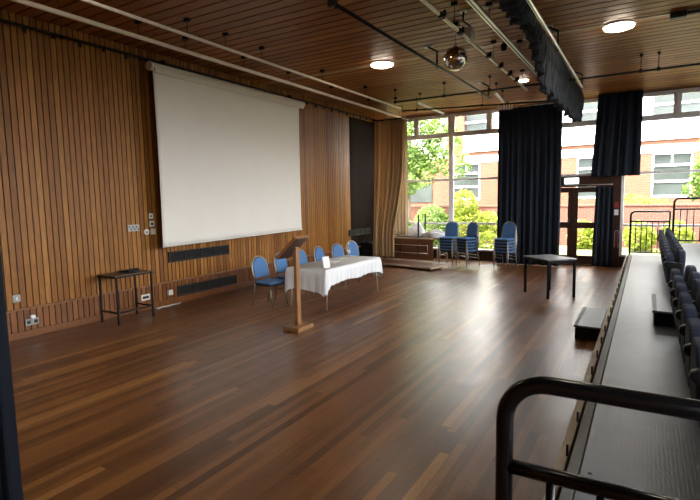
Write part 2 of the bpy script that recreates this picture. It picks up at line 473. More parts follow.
# windows: bays of 2.365 m
def bay(n, x0, x1, zs=.3, ztop=HEAD, lower=True, split=True):
    root = bpy.data.objects.new('window_%d' % n, None); C.objects.link(root); root['kind'] = 'structure'
    fr = MB(); y0, y1 = YF - .02, YF + .08
    hw = .07
    fr.box((x0, y0, zs), (x0 + hw, y1, ztop)); fr.box((x1 - hw, y0, zs), (x1, y1, ztop))
    fr.box((x0 + hw, y0, ztop - .07), (x1 - hw, y1, ztop))
    fr.box((x0 + hw, y0, 3.86), (x1 - hw, y1, 3.97))
    xm = (x0 + x1) / 2
    fr.box((xm - .05, y0, 3.97), (xm + .05, y1, ztop - .07))
    # opening lights sit in their own inner frames
    for a, c in ((x0 + hw, xm - .05), (xm + .05, x1 - hw)):
        fr.box((a, y0 + .015, 3.97), (a + .035, y1 - .02, ztop - .07)); fr.box((c - .035, y0 + .015, 3.97), (c, y1 - .02, ztop - .07))
        fr.box((a + .035, y0 + .015, 3.97), (c - .035, y1 - .02, 4.005)); fr.box((a + .035, y0 + .015, ztop - .105), (c - .035, y1 - .02, ztop - .07))
    fr.box((x0 + hw, y0, 2.50), (x1 - hw, y1, 2.565))
    if lower:
        fr.box((x0 + hw, y0, 1.12), (x1 - hw, y1, 1.175))
        fr.box((x0 + hw, y0 - .03, zs), (x1 - hw, y1, zs + .05))
    struct(fr.build('window_frame', 'frame', root, bevel=.006))
    g = MB()
    def pane(a, c, z0, z1): g.add([(a, YF + .04, z0), (c, YF + .04, z0), (c, YF + .04, z1), (a, YF + .04, z1)], [(0, 1, 2, 3)])
    pane(x0 + hw, xm - .05, 3.97, ztop - .07); pane(xm + .05, x1 - hw, 3.97, ztop - .07)
    pane(x0 + hw, x1 - hw, 2.565, 3.86)
    if lower: pane(x0 + hw, x1 - hw, 1.175, 2.5); pane(x0 + hw, x1 - hw, zs + .05, 1.12)
    struct(g.build('window_pane', 'glass', root))
    return root
xs = [-7.72, -5.355, -2.98, -.6, 1.76, 4.12]
bay(1, xs[0], xs[1]); bay(2, xs[1], xs[2]); bay(3, xs[2], xs[3], zs=2.5, lower=False); bay(4, xs[3], xs[4]); bay(5, xs[4], xs[5])
struct(MB().box((XL - .2, YF - .02, .3), (xs[0], YF + .1, HEAD)).build('wall_far_left_end', 'wall', wf))
struct(MB().box((xs[5], YF - .02, .3), (XR + .2, YF + .1, HEAD)).build('wall_far_right_end', 'wall', wf))

# glazed double door in dark timber
dr = bpy.data.objects.new('door_1', None); C.objects.link(dr); dr['kind'] = 'structure'
fr = MB(); y0, y1 = YF - .06, YF + .1
fr.box((-2.98, y0, 0), (-2.74, y1, 2.5)); fr.box((-.82, y0, 0), (-.6, y1, 2.5)); fr.box((-2.74, y0, 2.2), (-.82, y1, 2.5))
fr.box((-2.74, y0, 0), (-.82, y1, .03))
struct(fr.build('door_frame', 'darkwood', dr, bevel=.006))
struct(MB().box((-1.81, YF - .05, .04), (-1.75, YF - .028, 2.18)).build('door_meeting_strip', 'darkwood', dr))
for a, c, hx in ((-2.735, -1.785, -1.84), (-1.775, -.825, -1.70)):
    lf = MB(); z0, z1 = .035, 2.19
    lf.box((a, YF - .03, z0), (a + .125, YF + .03, z1)); lf.box((c - .125, YF - .03, z0), (c, YF + .03, z1))
    lf.box((a + .125, YF - .03, z0), (c - .125, YF + .03, .28)); lf.box((a + .125, YF - .03, 2.05), (c - .125, YF + .03, z1))
    lf.box((a + .125, YF - .03, 1.05), (c - .125, YF + .03, 1.22))
    lo = struct(lf.build('door_leaf', 'darkwood', dr, bevel=.005))
    g = MB()
    for q0, q1 in ((.28, 1.05), (1.22, 2.05)):
        g.add([(a + .125, YF, q0), (c - .125, YF, q0), (c - .125, YF, q1), (a + .125, YF, q1)], [(0, 1, 2, 3)])
    struct(g.build('door_pane', 'glass', lo))
    struct(MB().tube([(hx, YF - .03, 1.0), (hx, YF - .09, 1.0), (hx, YF - .09, 1.3), (hx, YF - .03, 1.3)], .012).build('door_handle', 'black', lo, smooth=True))

# ------------------------------------------------------------------ outdoors
struct(MB().box((-14, YF + .3, -.06), (9, 17.0, -.015)).build('path', 'paving'))
g = MB().box((-40, YF + .08, -.12), (30, 70, -.02)).build('ground', 'lawn'); struct(g)
YB2 = 25.
bd = thing('brick_building', 'two storey red brick school block with white concrete bands across the lawn', 'building', (0, YB2, 0))
xl, xr = -9.0, 12.
wins = [-8.72 + 2.95 * i for i in range(7)]
wb = MB()
wb.box((xl, 0, -.1), (xr, 6, 1.8))
x = xl
for wx in wins:
    wb.box((x, 0, 1.8), (wx, 6, 3.68)); x = wx + 1.45
wb.box((x, 0, 1.8), (xr, 6, 3.68)); wb.box((xl, 0.35, 1.8), (xr, 6, 3.68))
wb.box((xl, 0, 4.02), (xr, 6, 4.22)); wb.box((xl, -.05, 3.68), (-8.1, 6, 8.2))
up_ = MB().box((-8.1, .3, 5.2), (xr, 6, 8.2))
up_.build('upper_wall', 'render', bd)
x = -8.1
wb.build('brick_wall', 'brick', bd)
MB().box((-8.1, -.03, 3.68), (xr, 6, 4.02)).build('lintel_band', 'render', bd)
MB().box((-8.1, -.10, 4.22), (xr, 6, 5.2)).build('concrete_band', 'render', bd)
MB().box((-8.1, -.10, 7.0), (xr, 6.1, 7.9)).build('roof_fascia', 'render', bd)
def facwin(wx, ww, z0, z1, rows, yy=.1):
    m = MB(); t = .07
    m.box((wx, yy - .06, z0), (wx + t, yy + .05, z1)); m.box((wx + ww - t, yy - .06, z0), (wx + ww, yy + .05, z1))
    m.box((wx + t, yy - .06, z1 - t), (wx + ww - t, yy + .05, z1)); m.box((wx + t, yy - .1, z0), (wx + ww - t, yy + .05, z0 + .09))
    for r in rows: m.box((wx + t, yy - .05, z0 + (z1 - z0) * r - .045), (wx + ww - t, yy + .05, z0 + (z1 - z0) * r + .045))
    m.box((wx + ww / 2 - .035, yy - .04, z0 + .09 + (z1 - z0) * rows[-1]), (wx + ww / 2 + .035, yy + .04, z1 - t))
    o = m.build('window_unit', 'upvc', bd)
    MB().box((wx + t, yy, z0 + .08), (wx + ww - t, yy + .02, z1 - t)).build('glazing', 'extglass', o)
for wx in wins: facwin(wx, 1.45, 1.8, 3.68, (.36, .72))
for wx in wins: facwin(wx - .1, 2.3, 5.2, 6.9, (.3, .7), .2)
wg = thing('brick_wing', 'lower brick wing with white coping at the left of the school block', 'building', (0, YB2 + 1, 0))
MB().box((-22, 0, -.1), (-9.02, 5, 4.05)).build('brick_wall', 'brick', wg)
MB().box((-22, -.12, 4.05), (-9.02, 5.1, 4.3)).build('coping', 'render', wg)
MB().box((-12.6, -.05, 1.7), (-10.2, .05, 2.7)).build('grey_window_panel', 'extglass', wg)
gw = thing('garden_wall', 'low red brick garden wall behind the shrubs', 'wall', (0, 21, 0))
MB().box((-14, 0, -.1), (9, .22, 1.52)).build('brickwork', 'brick2', gw)
MB().box((-14, -.03, 1.52), (9, .25, 1.6)).build('coping', 'brick2', gw, bevel=.01)

def leaves(blobs, n, size, dens=.5):
    m = MB(); tot = sum(b[1][0] * b[1][1] * b[1][2] for b in blobs)
    for c, r in blobs:
        for _ in range(int(n * r[0] * r[1] * r[2] / tot)):
            while True:
                d = Vector((random.uniform(-1, 1), random.uniform(-1, 1), random.uniform(-1, 1)))
                if .05 < d.length < 1: break
            d = d.normalized() * (d.length ** dens)
            p = Vector((c[0] + d.x * r[0], c[1] + d.y * r[1], c[2] + d.z * r[2]))
            if p.z < .02: continue
            s = size * random.uniform(.6, 1.3)
            e = Euler((random.uniform(-1, 1), random.uniform(-1, 1), random.uniform(0, 6.28))).to_matrix()
            vs = [p + e @ Vector(q) for q in ((-s * .3, -s * .5, 0), (s * .3, -s * .4, .2 * s), (s * .1, s * .6, 0), (-s * .35, s * .2, .15 * s))]
            m.add(vs, [(0, 1, 2, 3)])
    return m
def plant(name, label, cat, blobs, n, size, mat, trunk, group=None):
    base = trunk[0]
    t = thing(name, label, cat, (base[0], base[1], -.02), 0, group)
    inv = Matrix.Translation((-base[0], -base[1], .02))
    lm = leaves(blobs, n, size); lm.v = [tuple(inv @ Vector(v)) for v in lm.v]
    o = lm.build('foliage', mat, t); o['kind'] = 'stuff'
    tm = MB().tube([inv @ Vector(p) for p in trunk], [trunk_r * (1 - .5 * i / len(trunk)) for i, trunk_r in enumerate([.09] * len(trunk))])
    for bc, br in blobs:
        mid = Vector(trunk[-1])
        tm.tube([inv @ Vector(trunk[len(trunk) // 2]), inv @ ((mid + Vector(bc)) / 2 + Vector((0, 0, -.1))), inv @ Vector(bc)], [.04, .03, .012], 6)
    tm.build('trunk', 'bark', t, smooth=True)
    return t
plant('tree', 'light green leafy tree outside the left windows', 'tree',
      [((-8.6, 19.6, 4.5), (1.3, 1.1, 1.5)), ((-9.3, 20., 3.3), (1.1, .9, 1.1)), ((-7.6, 19.4, 4.9), (.7, .6, .8)), ((-7.5, 19.3, 3.5), (.55, .5, .6)), ((-9.6, 19.8, 5.6), (1.4, 1., 1.1)), ((-7.0, 19.2, 4.2), (.75, .5, .6)), ((-8.0, 19.3, 3.0), (.6, .5, .7)), ((-6.6, 19.3, 3.3), (.7, .5, .6)), ((-8.9, 19.6, 2.6), (.7, .5, .6))],
      8500, .15, 'leafA', [(-8.9, 19.8, 0), (-8.85, 19.8, 1.5), (-8.8, 19.7, 3.), (-8.7, 19.6, 4.6)])
plant('shrub', 'bright yellow green shrub outside between the window posts', 'shrub',
      [((-5.7, 18.4, .85), (.75, .55, .7)), ((-5.95, 18.4, 1.65), (.5, .45, .6)), ((-5.05, 18.4, .9), (.5, .45, .55))], 3200, .11, 'leafB',
      [(-5.6, 18, 0), (-5.6, 18, .5), (-5.6, 18, 1.1)])
plant('shrub', 'rounded mid green shrub outside left of the yellow green one', 'shrub',
      [((-7.2, 18.3, .95), (.7, .6, .75)), ((-6.85, 18.3, .7), (.35, .5, .7))], 2600, .10, 'leafA', [(-7.1, 18.3, 0), (-7.1, 18.3, .4), (-7.1, 18.3, .8)])
plant('shrub', 'low dark green shrub outside behind the tan curtain edge', 'shrub',
      [((-8.55, 18.4, .6), (.6, .5, .6))], 1300, .10, 'leafC', [(-8.3, 18.4, 0), (-8.3, 18.4, .3), (-8.3, 18.4, .6)])
plant('shrub', 'low yellow leaved plants outside under the second window', 'shrub',
      [((-3.9, 17.6, .45), (.6, .35, .5)), ((-4.8, 17.5, .35), (.5, .3, .4))], 1400, .09, 'leafB', [(-4.2, 17.55, 0), (-4.2, 17.55, .2), (-4.2, 17.55, .4)])
plant('tree', 'bright green young tree outside at the right edge', 'tree',
      [((1.75, 18.2, 2.5), (.65, .6, .75)), ((2.0, 18.3, 3.5), (.7, .6, .8)), ((1.35, 18.2, 2.1), (.45, .4, .35))], 2600, .13, 'leafA',
      [(1.95, 18.3, 0), (1.95, 18.3, 1.), (1.95, 18.3, 2.), (1.95, 18.3, 3.2)])
for i, (x, lab) in enumerate([(-2.0, 'yellow green bush outside seen through the glazed door'), (-.2, 'yellow green bush outside left of the first black guard rail post'),
                              (.9, 'yellow green bush outside behind the lower black guard rail'), (2.2, 'yellow green bush outside behind the higher black guard rail')]):
    plant('bush', lab, 'bush', [((x, 20, .5), (.5, .4, .55)), ((x + .25, 20.1, .4), (.3, .35, .45))], 1300, .10, 'leafB' if i != 3 else 'leafA',
          [(x, 20, 0), (x, 20, .2), (x, 20, .45)], 'bushes along the garden wall')
plant('bush', 'yellow leaved plants growing above the garden wall', 'bush', [((-.6, 22., 1.5), (.8, .4, .5)), ((.3, 22., 1.45), (.6, .3, .35))], 1000, .10, 'leafB', [(-.4, 22, 0), (-.4, 22, .6), (-.4, 22, 1.3)])

# ------------------------------------------------------------------ projector screen
ps = thing('projector_screen', 'large white projector screen pulled down on the timber wall', 'projector screen', (-7.68, 8.3, 0))
prof = []
MB().tube([(0, -2.28, 4.41), (0, 2.25, 4.41)], .075, 16).build('casing', 'casing', ps, smooth=False, bevel=.004)
MB().box((.06, -2.25, 4.29), (.085, 2.22, 4.38)).build('casing_lip', 'casing', ps)
for yy in (-2.315, 2.25): MB().tube([(0, yy, 4.41), (0, yy + .035, 4.41)], .082, 16).build('end_cap', 'casing', ps)
for yy in (-1.9, 1.9): MB().box((-.268, yy - .03, 4.42), (-.07, yy + .03, 4.6)).build('wall_bracket', 'black', ps)
def scr(u, v):
    z = 4.36 + (1.20 - 4.36) * v
    wy = 2.16 - .012 * math.sin(PI * v)
    yy = -.115 - wy + 2 * wy * u
    x = .05 + .006 * math.sin(u * 31) * v + .012 * math.sin(u * 9 + v * 3) * v
    return (x, yy, z - .02 * 0 + (.05 * u * v - .03 * v))
MB().grid(scr, 60, 30).build('screen_fabric', 'screen', ps, smooth=True, solid=.003)
MB().tube([(.05, -2.275, 1.17), (.05, 2.045, 1.225)], .013, 8).build('bottom_bar', 'screen', ps, smooth=True)

# ------------------------------------------------------------------ wall fittings
def vent(y0, y1, z0, z1, label, mat='vent'):
    t = thing('wall_vent', label, 'vent', (XL + (.013 if y0 > 13 else 0), (y0 + y1) / 2, z0))
    h = z1 - z0; hy = (y1 - y0) / 2
    fr = MB().box((0, -hy, 0), (.035, hy, .025)).box((0, -hy, h - .025), (.035, hy, h)).box((0, -hy, .025), (.035, -hy + .025, h - .025)).box((0, hy - .025, .025), (.035, hy, h - .025))
    fr.build('vent_frame', mat, t)
    MB().box((0, -hy + .02, .02), (.012, hy - .02, h - .02)).build('backing', 'black', t)
    s = MB(); n = int((h - .05) / .03)
    for i in range(n):
        z = .035 + i * (h - .05) / n
        s.cbox((.02, 0, z), (.026, 2 * hy - .05, .006), (0, .6, 0))
    s.build('louvres', mat, t)
    for yy in (-hy / 2, 0, hy / 2): MB().box((.012, yy - .01, .02), (.034, yy + .01, h - .02)).build('divider', mat, t)
vent(6.38, 8.0, .82, 1.03, 'dark louvred wall vent right under the projector screen')
vent(6.55, 8.2, .13, .33, 'dark louvred wall vent low on the wall above the baseboard')
vent(13.2, 14.55, .82, 1.02, 'dark wall vent in the dark corner beside the tan curtain')
bx = thing('black_bin', 'black box on the floor in the dark corner by the tan curtain', 'box', (-7.68, 14.15, 0))
MB().box((-.2, -.3, 0), (.2, .3, .52)).build('box_body', 'blackp', bx, bevel=.02)
MB().box((-.215, -.315, .52), (.215, .315, .57)).build('box_lid', 'blackp', bx, bevel=.015)

def plate(name, label, cat, y, z, w, h, mat='plate', insets=(), imat='blackp', d=.02):
    t = thing(name, label, cat, (XL, y, z))
    MB().box((0, -w / 2, -h / 2), (d, w / 2, h / 2)).build('faceplate', mat, t, bevel=.004)
    for nm, (iy, iz, iw, ih) in insets:
        MB().box((d - .004, iy - iw / 2, iz - ih / 2), (d + .006, iy + iw / 2, iz + ih / 2)).build(nm, imat, t, bevel=.002)
    return t
plate('light_switch', 'single pale switch plate above the timber rail at far left', 'switch', 3.64, .62, .11, .11, 'steelplate', [('rocker', (0, 0, .03, .05))], 'plate')
plate('wall_socket', 'grey double wall socket below the timber rail at far left', 'socket', 3.83, .23, .19, .1, 'steelplate', [('outlet', (-.05, 0, .05, .05)), ('outlet', (.05, 0, .05, .05))])
pg = thing('plug', 'white plug top on the double socket at far left', 'plug', (XL + .03, 3.82, .31))
MB().box((0, -.035, -.02), (.05, .035, .03)).build('plug_body', 'paper', pg, bevel=.008)
MB().tube([(.025, 0, -.02), (.04, .0, -.05), (.02, .0, -.09)], .005, 6).build('plug_cord', 'paper', pg, smooth=True)
plate('socket_panel', 'wide grey metal connector panel on the wall left of the screen', 'panel', 5.66, 1.54, .24, .12, 'steelplate', [('connector', (-.09 + .036 * i, .02 * (-1) ** i, .018, .03)) for i in range(6)])
plate('control_box', 'small pale control plate left of the screen, topmost of three', 'control', 6.04, 1.74, .09, .1, 'plate', [('button', (0, 0, .03, .03))])
plate('control_box', 'small pale control plate with dark square, middle of three', 'control', 6.05, 1.595, .1, .11, 'plate', [('button', (0, 0, .05, .05))])
plate('control_box', 'small blank pale plate, lowest of three left of the screen', 'control', 6.07, 1.45, .1, .11, 'casing')
th = thing('thermostat', 'round white dial on the wall beside the lowest control plate', 'thermostat', (XL, 5.925, 1.45))
mt = Matrix.Rotation(PI / 2, 4, 'Y')
MB().lathe([(.055, 0), (.058, .02), (.045, .03)], mtx=mt).build('dial_body', 'plate', th, smooth=False, bevel=.003)
MB().lathe([(.022, .028), (.02, .042)], mtx=mt).build('dial_knob', 'steelplate', th)
plate('wall_socket', 'pale double socket with dark centre on the wall behind the tall black table', 'socket', 5.82, .24, .19, .11, 'plate', [('outlet', (0, 0, .13, .045))])
so = plate('junction_box', 'white socket box on the wall left of the low vent', 'socket', 6.36, .24, .1, .1, 'plate', [('outlet', (0, 0, .04, .04))], 'plate', .06)
cb = MB().tube([(XL + .12 + .03 * math.sin(i * 1.7), 5.95 + i * .06, .012) for i in range(11)], .008, 6).build('floor_cable', 'plate', smooth=True)
tag(cb, 'thin pale cable lying along the baseboard near the tall black table', 'cable')

struct(MB().box((XL, 13.35, .11), (XL + .012, 15.2, 4.5)).build('wall_left_dark_panel', 'darkpanel', bevel=.003))  # near black sheet over the far end of the left wall
# curtain track along the left wall
ct = thing('curtain_track', 'long dark curtain track fixed along the top of the timber wall', 'curtain track', (XL + .12, 0, 4.56))
MB().box((-.02, 2.2, -.015), (.02, 15.0, .02)).build('track_bar', 'black', ct)
for i in range(28):
    yy = 3.6 + i * .41
    MB().box((-.015, yy - .02, -.09 if i % 2 else -.06), (.015, yy + .02, -.012)).build('runner', 'black', ct)
for i in range(9):
    yy = 3.2 + i * 1.4
    MB().box((-.12, yy - .015, -.005), (-.02, yy + .015, .015)).build('wall_bracket', 'black', ct)

# ------------------------------------------------------------------ ceiling rails
def rail_y(label, x, y0, y1, z, w, h, mat, hang, name='ceiling_rail', hmat='black', drop='rod', twin=False):
    t = thing(name, label, 'rail', (x, y0, z))
    L = y1 - y0
    if twin:
        MB().tube([(-w * .3, 0, h * .2), (-w * .3, L, h * .2)], h * .35, 8).build('bar', 'alu', t, smooth=True)
        MB().tube([(w * .3, 0, -h * .2), (w * .3, L, -h * .2)], h * .4, 8).build('bar', 'black', t, smooth=True)
        MB().cbox((0, .02, 0), (w * 1.5, .05, h * 1.6)).build('end_stop', 'black', t)
    else:
        MB().box((-w / 2, 0, -h / 2), (w / 2, L, h / 2)).build('bar', mat, t, bevel=min(w, h) * .3)
        if mat == 'alu': MB().box((-w * .12, .01, -h / 2 - .002), (w * .12, L - .01, -h / 2 + .004)).box((w / 2 - .004, .01, -h * .15), (w / 2 + .002, L - .01, h * .15)).build('groove', 'black', t)
    for yy in hang:
        yl = yy - y0
        if drop == 'rod':
            hg = MB().tube([(0, yl, h / 2), (0, yl, HC - z)], .005, 6).build('hanger_rod', hmat, t)
            MB().cbox((0, yl, HC - z - .03), (.09, .05, .05)).build('hanger_clamp', hmat, hg)
        else:
            hg = MB().box((-.012, yl - .02, -h * .8), (.012, yl + .02, HC - z - .13)).build('hanger', hmat, t)
            MB().cbox((-.09, yl, HC - z - .06), (.24, .04, .03), (0, .55, 0)).build('hanger_arm', hmat, hg)
            MB().cbox((-.17, yl, HC - z - .008), (.16, .14, .016)).build('ceiling_plate', 'steelplate', hg)
    return t
rail_y('thick pale ceiling rail nearest the timber wall, running above the screen', -6.73, 1.5, 15.02, 4.5, .06, .06, 'rail', [3.9, 5.1, 6.0, 7.4, 8.8, 10.5, 12.4, 14.4])
rail_y('thin pale ceiling rail, second out from the timber wall', -6.06, 1.8, 13.05, 4.5, .045, .045, 'rail', [3.4, 5.45, 6.25, 7.15, 9.1, 11, 12.7])
r3 = rail_y('black twin bar ceiling rail left of the mirror ball', -3.385, 5.3, 12.42, 4.38, .06, .06, 'black', [5.42, 8.87, 12.3], drop='arm', twin=True)
r4 = rail_y('pale lighting track with black connectors right of the mirror ball', -2.45, 4.2, 12.1, 4.4, .04, .045, 'cream_metal', [5., 7.1, 9.2, 11.6], name='lighting_track')
for yy in (6.53, 7.3, 8.78, 9.59, 10.29, 10.9):
    c = MB().cbox((.02, yy - 4.2, -.01), (.07, .11, .075)).build('track_connector', 'blackp', r4, bevel=.01)
    MB().cbox((.065, yy - 4.2, .01), (.03, .04, .08)).build('connector_pin', 'blackp', c)
pb = thing('supply_box', 'beige box with black conduit mounted on the lighting track', 'electrical box', (-2.45, 7.8, 4.42))
MB().box((-.045, -.10, -.03), (.055, .10, .15)).build('box_body', 'plate', pb, bevel=.008)
MB().tube([(.01, .03, .15), (.01, .03, .18), (0, .0, .20), (-.03, -.16, .21), (-.02, -.26, .23), (0, -.3, .26), (0, -.3, .32)], .016, 8).build('conduit', 'black', pb, smooth=True)
MB().cbox((0, -.3, .318), (.09, .09, .02)).build('conduit_plate', 'plate', pb)
rail_y('broad grey aluminium ceiling track beside the swagged dark valance', -2.04, 4.6, 11.3, 4.5, .085, .05, 'alu', [5.4, 7.4, 9.4, 11.1])
rail_y('narrow metal ceiling rail right of the swagged dark valance', -1.335, 5.0, 12.52, 4.38, .04, .05, 'alu', [5.3, 8.94, 12.42], drop='arm')
def rail_x(label, x0, x1, ya, yb, z, r, mat, hang, name='ceiling_rail'):
    t = thing(name, label, 'rail', (x0, ya, z)); L = x1 - x0; s = (yb - ya) / L
    MB().tube([(0, 0, 0), (L, s * L, 0)], r, 8).build('bar', mat, t, smooth=True)
    for xx in hang:
        xl = xx - x0
        hg = MB().tube([(xl, s * xl, 0), (xl, s * xl, HC - z)], .008, 6).build('hanger_rod', 'black', t)
        MB().cbox((xl, s * xl, HC - z - .03), (.05, .08, .05)).build('hanger_clamp', 'black', hg)
        MB().cbox((xl, s * xl, 0), (.06, .06, .07)).build('pipe_clamp', 'black', hg)
    return t
rail_x('long black cross bar over the windows, farther from them', -5.6, 2.2, 11.73, 11.78, 4.42, .022, 'black', [-5.6, -4.3, -3.2, -1.5, -.2, .1, 1.5])
rail_x('black cross bar close to the windows above the first dark curtain', -6.0, -2.1, 13.02, 14.03, 4.42, .022, 'black', [-5.6, -3.9, -2.3])
rail_x('short white curtain rail above the first dark curtain', -3.75, -1.95, 14.7, 14.7, 4.60, .02, 'rail', [-3.5, -2.1])
def short_rail(label, p, q):
    t = thing('ceiling_rail', label, 'rail', p); d = Vector(q) - Vector(p)
    MB().box((-.03, 0, -.025), (.03, d.length, .025)).build('bar', 'paper', t, bevel=.008)
    for yy in (.15, d.length - .15):
        hg = MB().tube([(0, yy, 0), (0, yy, HC - p[2])], .006, 6).build('hanger_rod', 'black', t)
        MB().cbox((0, yy, HC - p[2] - .03), (.06, .06, .05)).build('hanger_clamp', 'black', hg)
    t.rotation_euler[2] = -math.atan2(d.x, d.y)
short_rail('short white rail near the windows, above the tan curtain side', (-5.26, 12.4, 4.47), (-5.33, 14.5, 4.47))
short_rail('short white rail above the left edge of the first dark curtain', (-3.25, 12.4, 4.47), (-3.36, 13.65, 4.47))
tc = thing('ceiling_connector', 'black connector on the ceiling strip right of the brighter lamp', 'connector', (.31, 9.4, HC - .05))
MB().cbox((0, 0, 0), (.22, .12, .09)).build('connector_body', 'blackp', tc, bevel=.01)
MB().cbox((.28, 0, .01), (.34, .05, .05)).build('connector_tail', 'blackp', tc, bevel=.01)

# mirror ball
mb = thing('mirror_ball', 'mirror ball hanging under the ceiling beside the lighting track', 'mirror ball', (-2.72, 7.95, 4.2))
bm = MB(); nr, ns = 22, 44; r = .185
for i in range(nr):
    a0, a1 = PI * i / nr, PI * (i + 1) / nr
    for j in range(ns):
        b0, b1 = 2 * PI * j / ns, 2 * PI * (j + .94) / ns
        q = [(r * math.sin(a) * math.cos(b), r * math.sin(a) * math.sin(b), r * math.cos(a)) for a, b in ((a0, b0), (a0 + (a1 - a0) * .94, b0), (a0 + (a1 - a0) * .94, b1), (a0, b1))]
        bm.add(q, [(0, 1, 2, 3)])
ball = bm.build('tiled_ball', 'mirror', mb)
MB().lathe([(.02, -.178), (.1, -.147), (.178, -.02), (.178, .02), (.1, .147), (.02, .178)], n=24).build('ball_core', 'black', mb, smooth=True)
MB().lathe([(.03, .18), (.03, .21), (.012, .22)], n=12).build('ball_cap', 'steelplate', mb)
MB().tube([(0, 0, .22), (0, 0, .49)], .004, 6).build('hanging_wire', 'black', mb)
MB().box((-.05, -.05, .49), (.05, .05, .55)).build('motor', 'black', mb, bevel=.01)
sn = thing('ceiling_sensor', 'small dark sensor hanging from the ceiling right of the lighting track', 'sensor', (-2.27, 9.2, 4.62))
MB().lathe([(.03, -.08), (.055, -.04), (.055, .03), (.02, .06)], n=14).build('sensor_head', 'blackp', sn, smooth=True)
MB().tube([(0, 0, .06), (0, 0, .13)], .008, 6).build('sensor_stem', 'black', sn)

def ceil_lamp(x, y, label, k=1.):
    t = thing('ceiling_light', label, 'ceiling light', (x, y, HC))
    MB().lathe([(.25, 0), (.25, -.02), (.23, -.03)], n=32).build('lamp_rim', 'paper', t, bevel=.003)
    MB().lathe([(.23, -.02), (.22, -.045), (.16, -.065), (.06, -.075)], n=32).build('diffuser', 'lamp', t, smooth=True)
    t.scale = (k, k, k)
ceil_lamp(-4.78, 9.4, 'round lit ceiling lamp between the pale rails and the black twin rail')
ceil_lamp(-.5, 9.55, 'large bright round ceiling lamp right of the swagged valance')
ceil_lamp(-2.67, 12.65, 'round lit ceiling lamp above the first dark curtain, half behind the track', .62)
for x in (-5.02, -.53): ceil_lamp(x, 3.4, 'unseen fill lamp added over the near end of the hall, left of the camera' if x < -2 else 'unseen fill lamp added over the near end of the seating platform')  # two unseen lamps added to brighten the near end

# ------------------------------------------------------------------ curtains
def curtain(name, label, x0, x1, y, z0, z1, lam, amp, mat, leftf=None, rightf=None, cat='curtain', hem='hem', seed=0, nv=24, heading=None, normal='y'):
    rnd = random.Random(seed); ph = [rnd.uniform(0, 6.28) for _ in range(6)]
    nu = max(24, int(abs(x1 - x0) / lam * 12))
    def fn(u, v):
        z = z1 + (z0 - z1) * v
        xc = (x0 + x1) / 2; a = xc + leftf(v) if leftf else x0; b = xc + rightf(v) if rightf else x1
        s = u * (x1 - x0)
        x = a + (b - a) * u + .15 * lam * math.sin(2 * PI * s / lam * .5 + ph[3])
        o = amp * math.sin(2 * PI * s / lam + ph[0] + .5 * math.sin(3 * s + ph[1])) * (.75 + .25 * v) + amp * .45 * math.sin(2 * PI * s / (lam * .43) + ph[2] + 1.2 * v)
        o += .02 * math.sin(2.3 * v + 2 * s + ph[4])
        return (x - (x0 + x1) / 2, o, z)
    t = thing(name, label, cat, ((x0 + x1) / 2, y, 0))
    MB().grid(fn, nu, nv).build('curtain_cloth', mat, t, smooth=True, solid=.008)
    return t
c1 = curtain('blackout_curtain', 'wide floor length dark navy curtain left of the glazed door', -3.77, -2.07, 14.7, .02, 4.46, .17, .045, 'navy', seed=1)
hd = MB()
for i in range(6):
    hd.box((-.84 + i * .075, -.06, 4.42), (-.80 + i * .075, -.045, 4.57 - .02 * (i % 2)))
hd.build('heading_tape', 'tape', c1)
c2 = curtain('blackout_curtain', 'short dark navy curtain hanging over the upper windows', -1.22, -.15, 14.98, 2.46, 4.62, .2, .03, 'navy', leftf=lambda v: -.53 - .13 * v + .0, rightf=lambda v: .535, seed=2)
c3 = curtain('door_curtain', 'dark navy curtain drawn over the right half of the glazed door', -1.2, -.78, 15.02, .04, 2.2, .12, .03, 'navy', leftf=lambda v: -.19 - .06 * v, rightf=lambda v: .2 + .03 * v, seed=3)
MB().tube([(-1.1, -.01, 2.25), (.2, -.01, 2.25)], .009, 8).build('curtain_rod', 'steelplate', c3, smooth=True)
c4 = curtain('tan_curtain', 'full height tan curtain swept to the left beside the windows', -7.30, -6.26, 13.72, .18, 4.32, .15, .045, 'beige',
             leftf=lambda v: -.52 - .10 * v, rightf=lambda v: .52 - .05 * v - (.30 * max(0, min(1, (v - .35) / .45)) ** 1.3), seed=4, nv=40)
MB().tube([(-.56, 0, 4.35), (.54, 0, 4.35)], .014, 8).build('curtain_rod', 'black', c4, smooth=True)
for xx in (-.5, -.1, .45): MB().tube([(xx, 0, 4.35), (xx, 0, HC)], .008, 6).build('hanger_rod', 'black', c4)
c5 = curtain('curtain_lining', 'pale cream curtain lining hanging behind the tan curtain edge', -6.78, -6.27, 13.88, .83, 4.32, .11, .025, 'cream', seed=5)
MB().tube([(-.28, 0, 4.34), (.28, 0, 4.34)], .01, 8).build('curtain_rod', 'black', c5, smooth=True)
c6 = curtain('stage_curtain', 'blue black curtain edge hanging at the near left of the hall', -3.91, -3.43, 1.45, .02, 4.72, .16, .045, 'blueblack', seed=6)
# give the near stage curtain its straight outer edge
MB().box((.20, -.045, .02), (.29, .045, 4.72)).build('edge_band', 'blueblack', c6, bevel=.02)

